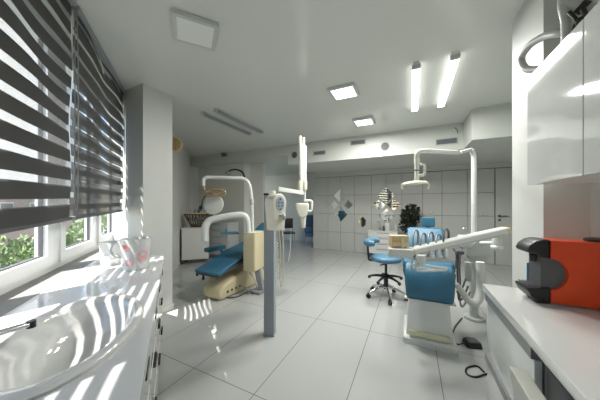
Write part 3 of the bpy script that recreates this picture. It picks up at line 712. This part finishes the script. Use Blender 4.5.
for s in (-1, 1):
    b = WB(); q = lc+vr*(.128*s); b.tube([q+Vector((0, 0, .0)), q+vr*.010*s-Vector((0, 0, .02)), q+vr*.004*s-Vector((0, 0, .05))], .007); b.ball(q+vr*.004*s-Vector((0, 0, .052)), .011); b.build('lamp_handle', 'creaml', lh)
# body of the unit
b = WB(); b.box((u.x, u.y, .86), (.27, .26, .22), bev=.04, rz=A*.5, seg=4); b.box((u.x+.0, u.y, .74), (.20, .2, .12), bev=.03, rz=A*.5); b.build('unit_head', 'frame', du)
b = WB(); b.cyl((u.x, u.y, .0), (u.x, u.y, .76), .045, bev=.01); b.cyl((u.x, u.y, 0), (u.x, u.y, .03), .10, bev=.008); b.build('column', 'frame', du)
b = WB(); b.lathe([(0, -.05), (.05, -.045), (.09, -.01), (.105, .025), (.098, .027), (.08, -.0), (0, -.03)], at(464, 244, 2.62), n=28); b.tube([at(464, 248, 2.62), at(464, 258, 2.64), at(472, 262, 2.68)], .03); b.build('spittoon', 'ceramic', du)
b = WB(); b.tube([at(468, 236, 2.60), at(467, 229, 2.60), at(464.5, 227.5, 2.6), at(462.5, 230, 2.6)], .006); b.build('water_spout', 'chrome', du)
b = WB(); b.tube([at(480, 262, 2.40), at(481, 280, 2.40), at(480.5, 293, 2.40), at(476, 302, 2.40), at(469, 301, 2.40), at(462, 292, 2.40), at(456, 284, 2.40)], [.038, .043, .043, .041, .035, .03, .025], n=18); b.build('swing_arm', 'whitem', du)
b = WB(); b.cyl(at(468, 262, 2.5), at(468, 281, 2.5), .035, .03, bev=.006); b.build('filter_cup', 'lightgrey', du)
for k, (x, y) in enumerate(((459, 300), (461, 306), (457, 292))):
    b = WB(); b.tube([at(460+k, 247, 2.55), at(457.5+k, 265, 2.5), at(458+k, 285, 2.45), at(x, y, 2.42), at(x+5, y-4, 2.45), at(x+9, y-14, 2.5)], .009, n=8); b.build('suction_hose', 'dgrey' if k != 1 else 'grey', du)
# instrument arm and tray
p0, p1 = at(411, 252, 2.02), at(504, 230.8, 2.2)
b = WB(); b.bar(p0, p1, .09, .070, .022); ar = b.build('instrument_arm', 'whitem', du)
dd = (p1-p0).normalized()
b = WB(); b.bar(p1, p1+dd*.028, .088, .068, .02); b.build('end_cap', 'beige', ar)
b = WB(); b.bar(p0-dd*.026, p0, .084, .066, .02); b.build('end_cap', 'cream', ar)
b = WB(); b.bar(p0+dd*.03-vf*.044-Vector((0, 0, .018)), p1-dd*.03-vf*.044-Vector((0, 0, .022)), .006, .012); b.build('arm_groove', 'lightgrey', ar)
b = WB(); b.cyl(at(497, 236, 2.25), at(497, 246, 2.25), .040, bev=.01); b.ball(at(497, 247.5, 2.25), .052, (1, 1, .7)); b.cyl(at(496, 243, 2.27), at(479, 243, 2.62), .02, bev=.005); b.build('arm_pivot', 'whitem', du)
b = WB(); tcen = at(427, 257.5, 2.0)
b.bar(at(411, 257, 2.02), at(448, 259, 2.08), .15, .035, .01); b.build('tray_body', 'lightgrey', du)
b = WB(); b.bar(at(388, 251.5, 2.08), at(412, 253, 2.02), .13, .075, .012); b.build('tray_side', 'whitem', du)
b = WB(); b.cyl(at(421, 255, 1.95), at(421, 266, 1.95), .035, bev=.006); hub = b.build('tray_hub', 'whitem', du)
b = WB(); b.tube([at(416, 263, 1.93), at(416.5, 269, 1.92), at(420, 271, 1.9), at(434, 270.5, 1.92), at(446, 270, 1.95)], .010); b.tube([at(410, 265, 1.95), at(424, 265.5, 1.93), at(447, 269, 1.95)], .010); b.build('tray_handle', 'whitem', hub)
for k in range(5):
    x = 413+k*7.6; b = WB(); hgt = [24, 21, 22, 20, 25][k]
    b.tube([at(x, 256, 2.03), at(x, 256-hgt*.6, 2.05), at(x+.6, 256-hgt*.95, 2.1), at(x+3, 256-hgt*1.08, 2.15), at(x+5.2, 256-hgt*.92, 2.2), at(x+4.6, 256-hgt*.4, 2.2)], [.009, .008, .008, .008, .010, .010], n=10)
    ih = b.build('instrument_hose', 'alu' if k < 4 else 'dgrey', du)
    b = WB(); b.bar(at(x+2.4, 258, 2.0), at(x+2.4, 249, 2.02), .028, .034, .006, up=vf); b.build('holder', 'whitem', ih)
b = WB(); b.cyl(at(412, 256, 2.05), at(411.5, 270, 2.05), .008); b.build('prop_rod', 'lightgrey', du)
t = thing('tissue_box', 'small pale wooden box at the end of the slanted instrument arm', 'box', at(398.5, 246.9, 2.1), A-.1)
b = MB(); b.box((0, 0, .056), (.150, .09, .100), bev=.006); b.build('box', 'wood', t)
b = MB(); b.box((.02, -.047, .03), (.03, .006, .155), bev=.002); b.build('strap', 'beige', t)
b = MB(); b.box((0, -.046, .058), (.148, .004, .003)); b.build('lid_seam', 'gold', t)
# foot pedal, cables
p = on(472, 346, 0)
t = thing('foot_pedal', 'black foot pedal with a cable on the floor beside the dental unit', 'foot pedal', p, .3)
b = MB(); b.box((0, 0, .028), (.135, .11, .054), bev=.015, taper=(.85, .8)); b.build('housing', 'black', t)
b = MB(); b.box((-.005, -.01, .059), (.09, .075, .012), bev=.005, rot=Quaternion((1, 0, 0), .12)); b.build('pad', 'dgrey', t)
b = WB(); b.tube([on(464, 343, .02), on(457, 344, .006), on(452, 338, .006), on(455, 327, .006), on(462, 318, .006)], .006, n=8); b.build('cable', 'black', t)
b = MB(); b.tube([on(484, 372, .006), on(477, 366, .006), on(467, 368, .006), on(467, 374, .006), on(476, 377, .006), on(487, 374, .006), on(500, 376, .006)], .007, n=8)
tag(b.build('power_cable', 'black'), 'black cable looped on the floor tiles below the drawer cabinet', 'cable')

# ================================================================== STOOL
o = on(386, 297, 0)
st = thing('dentist_stool', 'round blue stool with curved backrest on chrome castor legs', 'stool', o, A)
b = MB(); b.lathe([(0, .52), (.17, .52), (.205, .535), (.215, .565), (.20, .592), (.14, .602), (0, .605)]); b.build('seat', 'bluel', st, ang=60)
b = MB(); b.cyl((0, 0, .12), (0, 0, .34), .032, bev=.003); b.cyl((0, 0, .34), (0, 0, .52), .018); b.lathe([(0, .50), (.09, .50), (.09, .52), (0, .52)]); b.cyl((0, 0, .48), (-.10, -.05, .475), .009); b.build('gas_lift', 'black', st)
for k in range(5):
    a = math.radians(-100+72*k); e = Vector((math.cos(a)*.27, math.sin(a)*.27, 0))
    b = MB(); b.tube([(0, 0, .15), (e.x*.35, e.y*.35, .145), (e.x*.8, e.y*.8, .10), (e.x, e.y, .075)], [.022, .019, .015, .013]); lg = b.build('leg', 'chrome', st)
    tn = Vector((-math.sin(a), math.cos(a), 0))
    b = MB(); b.cyl(e+Vector((0, 0, .03))-tn*.022, e+Vector((0, 0, .03))-tn*.006, .030, bev=.004); b.cyl(e+Vector((0, 0, .03))+tn*.006, e+Vector((0, 0, .03))+tn*.022, .030, bev=.004); b.cyl(e+Vector((0, 0, .05)), e+Vector((0, 0, .08)), .011); b.build('castor', 'black', lg)
for k in range(5):
    a = math.radians(-64+72*k); e = Vector((math.cos(a)*.235, math.sin(a)*.235, 0))
    b = MB(); b.tube([(0, 0, .30), (e.x*.5, e.y*.5, .300), (e.x, e.y, .275)], [.024, .018, .013]); b.ball((e.x, e.y, .262), .024); b.build('foot_support', 'black', st)
b = MB(); b.tube([(-.03, .04, .515), (-.20, .06, .52), (-.235, .06, .56), (-.25, .06, .78)], [.012, .014, .015, .015]); b.build('back_bar', 'black', st)
pts = [(-.26+.21*math.cos(a)+.02, -.02+.17*math.sin(a), 0) for a in [math.radians(x) for x in range(80, 261, 20)]]
b = MB(); pp = [(-.05, .14, .80), (-.12, .145, .80), (-.19, .12, .795), (-.25, .07, .79), (-.27, .0, .79), (-.25, -.06, .79), (-.20, -.10, .79)]
b.tube(pp, [.035, .045, .045, .048, .052, .050, .036], n=14); b.build('backrest', 'bluel', st, ang=60)

# ================================================================== CREAM DENTAL CHAIR (rear left)
oc = Vector((-2.54, 2.30, 0))
c2 = thing('dental_chair', 'low blue dental chair on a big beige wedge base beyond the grey post', 'dental chair', oc, 0)
b = MB(); b.sweep([(.10, 0), (.06, .05), (.07, .15), (.14, .21), (.35, .27), (.72, .345), (.88, .345), (1.0, .27), (1.16, .08), (1.16, 0)], .44, widths=[.30, .34, .34, .36, .38, .36, .36, .40, .44, .44], bev=.05, seg=4); b.build('base', 'beige', c2, ang=60)
b = MB()
for k in range(4): b = MB(); b.cyl((.15, .20+k*.085, .10), (.186, .20+k*.085, .10), .016); b.build('base_hole', 'black', c2)
b = MB(); b.sweep([(-.02, .385), (-.03, .42), (.48, .565), (.50, .53), (.03, .375)], .45, bev=.02); b.build('leg_rest', 'blue', c2)
b = MB(); b.sweep([(.49, .52), (.49, .57), (.55, .585), (.98, .655), (1.04, .62), (1.0, .58)], .50, bev=.022); b.build('seat', 'blue', c2)
b = MB(); b.sweep([(-.01, .355), (0, .375), (.98, .60), (1.0, .56), (.9, .50), (.5, .42)], .40, bev=.01); b.build('seat_frame', 'dgrey', c2)
b = MB(); b.sweep([(1.02, .60), (.98, .66), (1.55, .98), (1.60, .93)], .46, widths=[.46, .46, .40, .40], bev=.022); b.build('backrest', 'blue', c2)
b = MB(); b.box((0, 1.68, 1.03), (.26, .16, .07), bev=.02, rot=Quaternion((1, 0, 0), .5)); b.build('headrest', 'blue', c2)
b = MB(); b.box((-.33, .46, .63), (.12, .36, .07), bev=.025); b.tube([(-.33, .58, .62), (-.33, .62, .52), (-.2, .66, .50)], .018); b.build('armrest', 'blue', c2)
b = MB(); b.cyl((-.1, .02, .30), (-.1, .02, .375), .015); b.ball((-.1, .02, .30), .022); b.cyl((-.2, -.0, .33), (-.2, -.0, .38), .015); b.build('foot_lever', 'black', c2)
# unit beside it
q = at(254, 250, 3.5)
u2 = thing('dental_unit', 'beige box dental unit with bent white lamp arm beyond the grey post', 'dental unit', (q.x, q.y, 0), 0)
b = WB(); b.box((q.x, q.y, .64), (.20, .32, .56), bev=.045, rz=A-.3, seg=4); bd = b.build('unit_box', 'beige', u2)
b = WB(); b.box((q.x, q.y, .925), (.19, .31, .012), bev=.005, rz=A-.3); b.build('lid', 'cream', bd)
b = WB(); b.bar(at(258, 270, 3.55), at(261, 289, 3.55), .08, .12, .012, up=vf); b.box(on(259, 291, .02), (.16, .20, .04), bev=.01); b.build('stand', 'grey', u2)
b = WB(); b.cyl(at(251, 270, 3.45), at(251, 275, 3.45), .04, .02, bev=.004); b.build('valve', 'whitem', u2)
b = WB(); b.tube([at(249, 272, 3.4), at(254, 278, 3.4), at(257, 287, 3.4), at(250, 289.5, 3.45), at(243, 287, 3.5)], .011, n=8); b.build('hose', 'lightgrey', u2)
b = WB(); b.tube([on(257, 290, .01), on(248, 292, .01), on(236, 297, .01), on(222, 297, .01), on(212, 294, .01)], .010, n=8); b.build('floor_hose', 'dgrey', u2)
b = WB(); b.tube([at(252.5, 232, 3.5), at(252, 210, 3.5), at(251, 193, 3.5), at(248.5, 183, 3.5), at(243, 178.6, 3.48), at(235, 178, 3.45), at(212, 177.4, 3.4), at(206.5, 177.4, 3.38), at(203.6, 179.5, 3.37), at(203.5, 186, 3.37)], .026, n=14); la = b.build('lamp_pole', 'whitem', u2)
b = WB(); b.cyl(at(251.7, 199, 3.5), at(251.8, 205, 3.5), .033, bev=.003); b.build('collar', 'lightgrey', la)
b = WB(); b.tube([at(248.5, 234, 3.4), at(248, 224, 3.4), at(246.5, 218, 3.4), at(242, 214.8, 3.38), at(232, 215.5, 3.34), at(216, 218.5, 3.3), at(209, 221, 3.28), at(205.5, 226.5, 3.26), at(205, 233, 3.26), at(205, 240, 3.26)], [.04, .04, .044, .046, .046, .048, .05, .052, .052, .05], n=16); b.build('tray_arm', 'whitem', u2)
b = WB(); b.cyl(at(205, 238.5, 3.26), at(205, 241, 3.26), .054, bev=.008); b.build('arm_tip', 'whitem', u2)
b = WB(); b.bar(at(221, 233.5, 3.5), at(238, 232.5, 3.6), .26, .02, .006); b.bar(at(226, 229, 3.55), at(226, 233, 3.55), .02, .02, .002, up=vf); b.build('instrument_tray', 'bluel', u2)
b = WB(); b.tube([at(203.6, 185, 3.37), at(204.5, 190, 3.37), at(207, 193, 3.35)], .012)
b.tube([at(206, 193.5, 3.35), at(210, 190, 3.35), at(216, 189.5, 3.33), at(222, 190, 3.33), at(225, 192.5, 3.33), at(222, 195.5, 3.33), at(214, 195.5, 3.33), at(209, 195.5, 3.34)], .016, closed=True)
b.tube([at(210, 191, 3.34), at(216, 194.5, 3.30), at(222, 192, 3.33)], .014); b.build('lamp_bracket', 'gold', la)
b = WB(); mm = Matrix.Rotation(A, 3, 'Z') @ Matrix.Rotation(math.pi/2-.2, 3, 'X')
b.lathe([(0, .012), (.10, .008), (.140, .0), (.146, -.008), (.14, -.010), (.09, -.002), (0, .0)], at(213.5, 204.5, 3.36), n=40, sy=1.02, rot=mm); b.build('lamp_shield', 'bulk', la)
b = WB(); b.tube([at(207, 194, 3.36), at(203, 199, 3.36), at(201.5, 206, 3.37), at(201, 211, 3.37)], .007); b.ball(at(200.8, 207.5, 3.38), .028, (1, 1, 1.1)); b.build('lamp_grip', 'black', la)

# ================================================================== FURNITURE AT THE BACK
def cabinet(name, label, p, w, d, h, nd, rz, leg=.1, m_='whitem', front='whitem', vertical=False):
    t = thing(name, label, 'cabinet', (p.x, p.y, 0), rz)
    b = MB(); b.box((0, 0, leg+(h-leg)/2), (w, d, h-leg), bev=.004); b.build('body', m_, t)
    b = MB(); b.box((0, 0, h+.009), (w+.02, d+.02, .018), bev=.004); b.build('top', m_, t)
    for sx_ in (-1, 1):
        for sy_ in (-1, 1): b = MB(); b.cyl((sx_*(w/2-.04), sy_*(d/2-.04), 0), (sx_*(w/2-.04), sy_*(d/2-.04), leg), .014); b.build('leg', 'dgrey', t)
    hh = (h-leg)/nd
    for k in range(nd):
        b = MB(); b.box((0, -d/2-.008, leg+hh*(k+.5)), (w-.02, .016, hh-.014), bev=.003); f = b.build('drawer' if nd > 1 else 'door', front, t)
        b = MB(); b.box((0 if nd > 1 else w*.38, -d/2-.022, leg+hh*(k+.80 if nd > 1 else .6)), (w*.4 if nd > 1 else .012, .012, .012 if nd > 1 else .1), bev=.003); b.build('handle', 'alu', f)
    return t
q = on(180.5, 265, 0); wu = Vector((.714, .70, 0)); wv = Vector((-.70, .714, 0)); q0 = q+wu*.30+wv*.21
cabinet('storage_cabinet', 'plain off-white cabinet on thin legs against the far wall, beneath the wicker basket', q0, .56, .42, .80, 1, math.atan2(.70, .714))
zt = .818
bk = thing('wicker_basket', 'dark lattice basket with items on the off-white cabinet', 'basket', (q0.x+.04, q0.y+.04, zt), A)
b = MB()
for k in range(26):
    a = 2*math.pi*k/26; a2 = a+.22
    for aa, bb in ((a, a2), (a2, a)): b.tube([(math.cos(aa)*.17, math.sin(aa)*.12, .006), (math.cos(bb)*.33, math.sin(bb)*.24, .30)], .007, n=5, smooth=1)
b.build('lattice', 'wicker', bk)
b = MB()
for r1, r2, z in ((.17, .12, .01), (.33, .24, .30)): b.tube([(r1*math.cos(a), r2*math.sin(a), z) for a in [2*math.pi*k/28 for k in range(28)]], .013, n=6, smooth=1, closed=True)
b.build('rim', 'wicker', bk)
b = MB(); b.lathe([(0, .012), (.16, .012), (.16, .004), (0, .004)], sy=.7); b.build('floor', 'wicker', bk)
b = MB(); b.box(q0+Vector((0, 0, zt+.32)), (.42, .26, .025), rz=A+.1, bev=.004, rot=None)
tag(b.build('tray', 'wood'), 'pale tray lying across the lattice basket', 'tray')
for k, (dx, m_, h_) in enumerate(((-.12, 'lightgrey', .09), (-.03, 'grey', .10), (.06, 'dgrey', .11))):
    b = MB(); pz = q0+vr*dx+Vector((0, 0, zt+.333)); b.lathe([(0, 0), (.032, 0), (.034, h_*.6), (.014, h_*.75), (.014, h_), (0, h_)], pz, n=16)
    tag(b.build('bottle', m_), ['pale bottle on the basket tray, farthest from the lamp arm', 'grey bottle in the middle of the basket tray', 'black bottle on the basket tray next to the lamp shield'][k], 'bottle', 'bottles on the basket tray')
q = at(223, 250, 5.9); q.z = 0
cabinet('drawer_cabinet', 'low drawer cabinet on the far wall behind the cream lamp arm', q, .66, .42, .88, 5, A*.2, m_='lightgrey', front='lightgrey')
q = on(381.5, 256, 0)
kb = cabinet('drawer_cabinet', 'white drawer cabinet at the panelled wall behind the stool', Vector((q.x+.05, 6.29, 0)), .70, .38, .66, 4, 0)
zq = .678; qk = Vector((q.x+.05, 6.29, 0))
def item(name, label, cat, px, build, m_, g=None):
    X = bx(px, qk.y); b = MB(); build(b, Vector((X, qk.y, zq))); tag(b.build(name, m_), label, cat, g)
item('bottle', 'white pump bottle on the white drawer cabinet below the mirrors', 'bottle', 387.5, lambda b, p: (b.lathe([(0, 0), (.065, 0), (.07, .02), (.07, .17), (.02, .21), (.02, .24), (0, .24)], p, n=20), b.tube([p+Vector((0, 0, .23)), p+Vector((0, 0, .28)), p+Vector((-.06, 0, .28))], .012, smooth=1)), 'whitem')
item('bottle', 'small clear-grey bottle on the white drawer cabinet, plant side', 'bottle', 396.5, lambda b, p: b.lathe([(0, 0), (.045, 0), (.045, .13), (.02, .16), (.02, .19), (0, .19)], p, n=20), 'lightgrey')
item('tap_jar', 'thin chrome stand on the white drawer cabinet near the stool backrest', 'stand', 380, lambda b, p: (b.cyl(p, p+Vector((0, 0, .02)), .05), b.tube([p, p+Vector((0, 0, .2)), p+Vector((-.03, 0, .24)), p+Vector((-.07, 0, .2))], .010)), 'chrome')
item('bottle', 'short black-capped jar on the white drawer cabinet', 'jar', 384, lambda b, p: b.lathe([(0, 0), (.03, 0), (.03, .09), (.02, .10), (.02, .13), (0, .13)], p+Vector((0, -.1, 0)), n=16), 'dgrey')
# potted plant
q = at(411, 230, 5.6); q.z = 0
t = thing('potted_plant', 'dark bushy potted plant against the panelled wall by the diamond mirrors', 'plant', q)
b = MB(); b.lathe([(0, 0), (.14, 0), (.19, .32), (.20, .33), (.18, .33), (.17, .28), (0, .28)]); b.build('pot', 'terracotta', t)
b = MB(); random.seed(3)
for k in range(5):
    a = k*1.3; b.tube([(0, 0, .28), (math.cos(a)*.06, math.sin(a)*.06, .7), (math.cos(a)*.13, math.sin(a)*.13, 1.05)], [.014, .011, .006], n=6)
b.build('stems', 'bark', t)
def leaves(mb, c, R, n, s, sc=(1, 1, 1), rnd=random):
    for k in range(n):
        v = Vector((rnd.gauss(0, 1), rnd.gauss(0, 1), rnd.gauss(0, 1))).normalized(); r = R*(.35+.65*rnd.random()**.5)
        p = Vector(c)+Vector((v.x*sc[0], v.y*sc[1], v.z*sc[2]))*r
        d = (v+Vector((rnd.uniform(-.8, .8), rnd.uniform(-.8, .8), rnd.uniform(-.8, .6)))).normalized(); w = d.cross(Vector((rnd.uniform(-1, 1), rnd.uniform(-1, 1), rnd.uniform(-1, 1)))).normalized()
        up = d.cross(w)*s*.15
        a, b_ = p-d*s*.5, p+d*s*.5; mb._add([a, p+w*s*.28+up, b_, p-w*s*.28+up], [(0, 1, 2, 3)])
b = MB(); leaves(b, (0, 0, 1.08), .24, 260, .11, (.95, .9, 1.15)); leaves(b, (-.07, 0, .86), .2, 120, .11); b.build('foliage', 'leafd', t, smooth=False)
# alcove seats
q = at(287.5, 240, 7.3); q.z = 0
t = thing('visitor_chair', 'black chair on thin legs in the far recess behind the x-ray control box', 'chair', q, A+.2)
b = MB(); b.box((0, 0, .46), (.42, .42, .05), bev=.015); b.build('seat', 'black', t)
b = MB(); b.box((0, .2, .74), (.42, .04, .32), bev=.012); b.build('backrest', 'black', t)
for sx_ in (-1, 1):
    for sy_ in (-1, 1): b = MB(); b.cyl((sx_*.19, sy_*.19, 0), (sx_*.19, sy_*.19, .44 if sy_ < 0 else .60), .012); b.build('leg', 'grey', t)
q = Vector((-3.02, 7.12, 0))
t = thing('clinic_armchair', 'blue castor chair in the far recess behind the x-ray head', 'chair', q, A)
b = MB(); b.box((0, 0, .50), (.5, .45, .12), bev=.04, seg=3); b.build('seat', 'navy', t)
b = MB(); b.box((0, .2, .78), (.48, .08, .42), bev=.03, seg=3); b.build('backrest', 'navy', t)
b = MB(); b.box((0, -.02, .36), (.44, .40, .14), bev=.02); b.build('skirt', 'navy', t)
for sx_ in (-1, 1):
    for sy_ in (-1, 1): b = MB(); b.cyl((sx_*.19, sy_*.16, .04), (sx_*.19, sy_*.16, .3), .014); b.cyl((sx_*.19-.014, sy_*.16, .035), (sx_*.19+.014, sy_*.16, .035), .035, bev=.004); b.build('castor', 'lightgrey', t)
# wall arm lamp
t = thing('wall_arm_lamp', 'curved dark-armed lamp on the far wall above the bent lamp pole', 'lamp', at(244.3, 177, 5.6))
b = WB(); b.tube([at(244.5, 177, 5.75), at(242.5, 172.5, 5.6), at(238, 170, 5.45), at(232, 169.8, 5.35), at(228, 171.5, 5.3)], .022, n=8); b.build('arm', 'black', t)
b = WB(); b.lathe([(.025, .05), (.045, .02), (.07, -.03), (.065, -.03), (.03, .02)], at(227.5, 173, 5.3), n=18); b.build('shade', 'grey', t)

# ================================================================== OUTSIDE
g = MB(); g.box((-20, -5, -3.55), (90, 90, .1)); struct(g.build('ground', 'ground', smooth=False))
def building(label, p, w, d, h, rz, m_, cols, rows, z0=-3.5):
    t = thing('building', label, 'building', (p.x, p.y, z0), rz)
    b = MB(); b.box((0, 0, h/2), (w, d, h)); b.build('walls', m_, t, smooth=False)
    b = MB(); b.box((0, 0, h+.12), (w+.5, d+.5, .24), bev=.03); b.build('roof', 'frame', t, smooth=False)
    for i in range(cols):
        for k in range(rows):
            x = -w/2+w*(i+.5)/cols; z = h*(k+.55)/rows
            b = MB(); b.box((x, -d/2-.03, z), (w/cols*.42, .1, h/rows*.48), bev=.01); f = b.build('window', 'pvc', t, smooth=False)
            b = MB(); b.box((x, -d/2-.085, z), (w/cols*.36, .02, h/rows*.42)); b.build('pane', 'dgrey', f, smooth=False)
fa = math.atan2(N.y, N.x)-math.pi/2+math.pi
building('red brick house seen through the window, beyond the trees', at(-40, 205, 15)-N*0+T*1, 15, 6, 5.6, fa, 'brick', 5, 2)
building('tall pale apartment block seen between the blind bands', at(38, 205, 27), 6, 6, 26, fa, 'render', 3, 8)
random.seed(11)
for lab, px, d, R, zc in (('bright green tree just outside the window nearest the viewer', 12, 9.0, 1.9, -1.5), ('bright green tree outside, in line with the gap between the two blinds', 70, 11, 1.8, -1.2), ('small green tree outside close to the white pillar', 104, 12, 1.5, -.3), ('leafy tree outside beyond the tap', -90, 7.0, 1.6, -1.0)):
    p = at(px, 205, d); p.z = -3.5
    t = thing('tree', lab, 'tree', p, 0, 'trees outside the window')
    b = MB(); b.tube([(0, 0, 0), (.05, 0, 1.2), (0, .05, 2.2)], [.14, .11, .07]); b.build('trunk', 'bark', t)
    b = MB(); leaves(b, (0, 0, 3.5+zc), R, 1500, .26, (1, 1, .85)); b.build('crown', 'leaf', t, smooth=False)
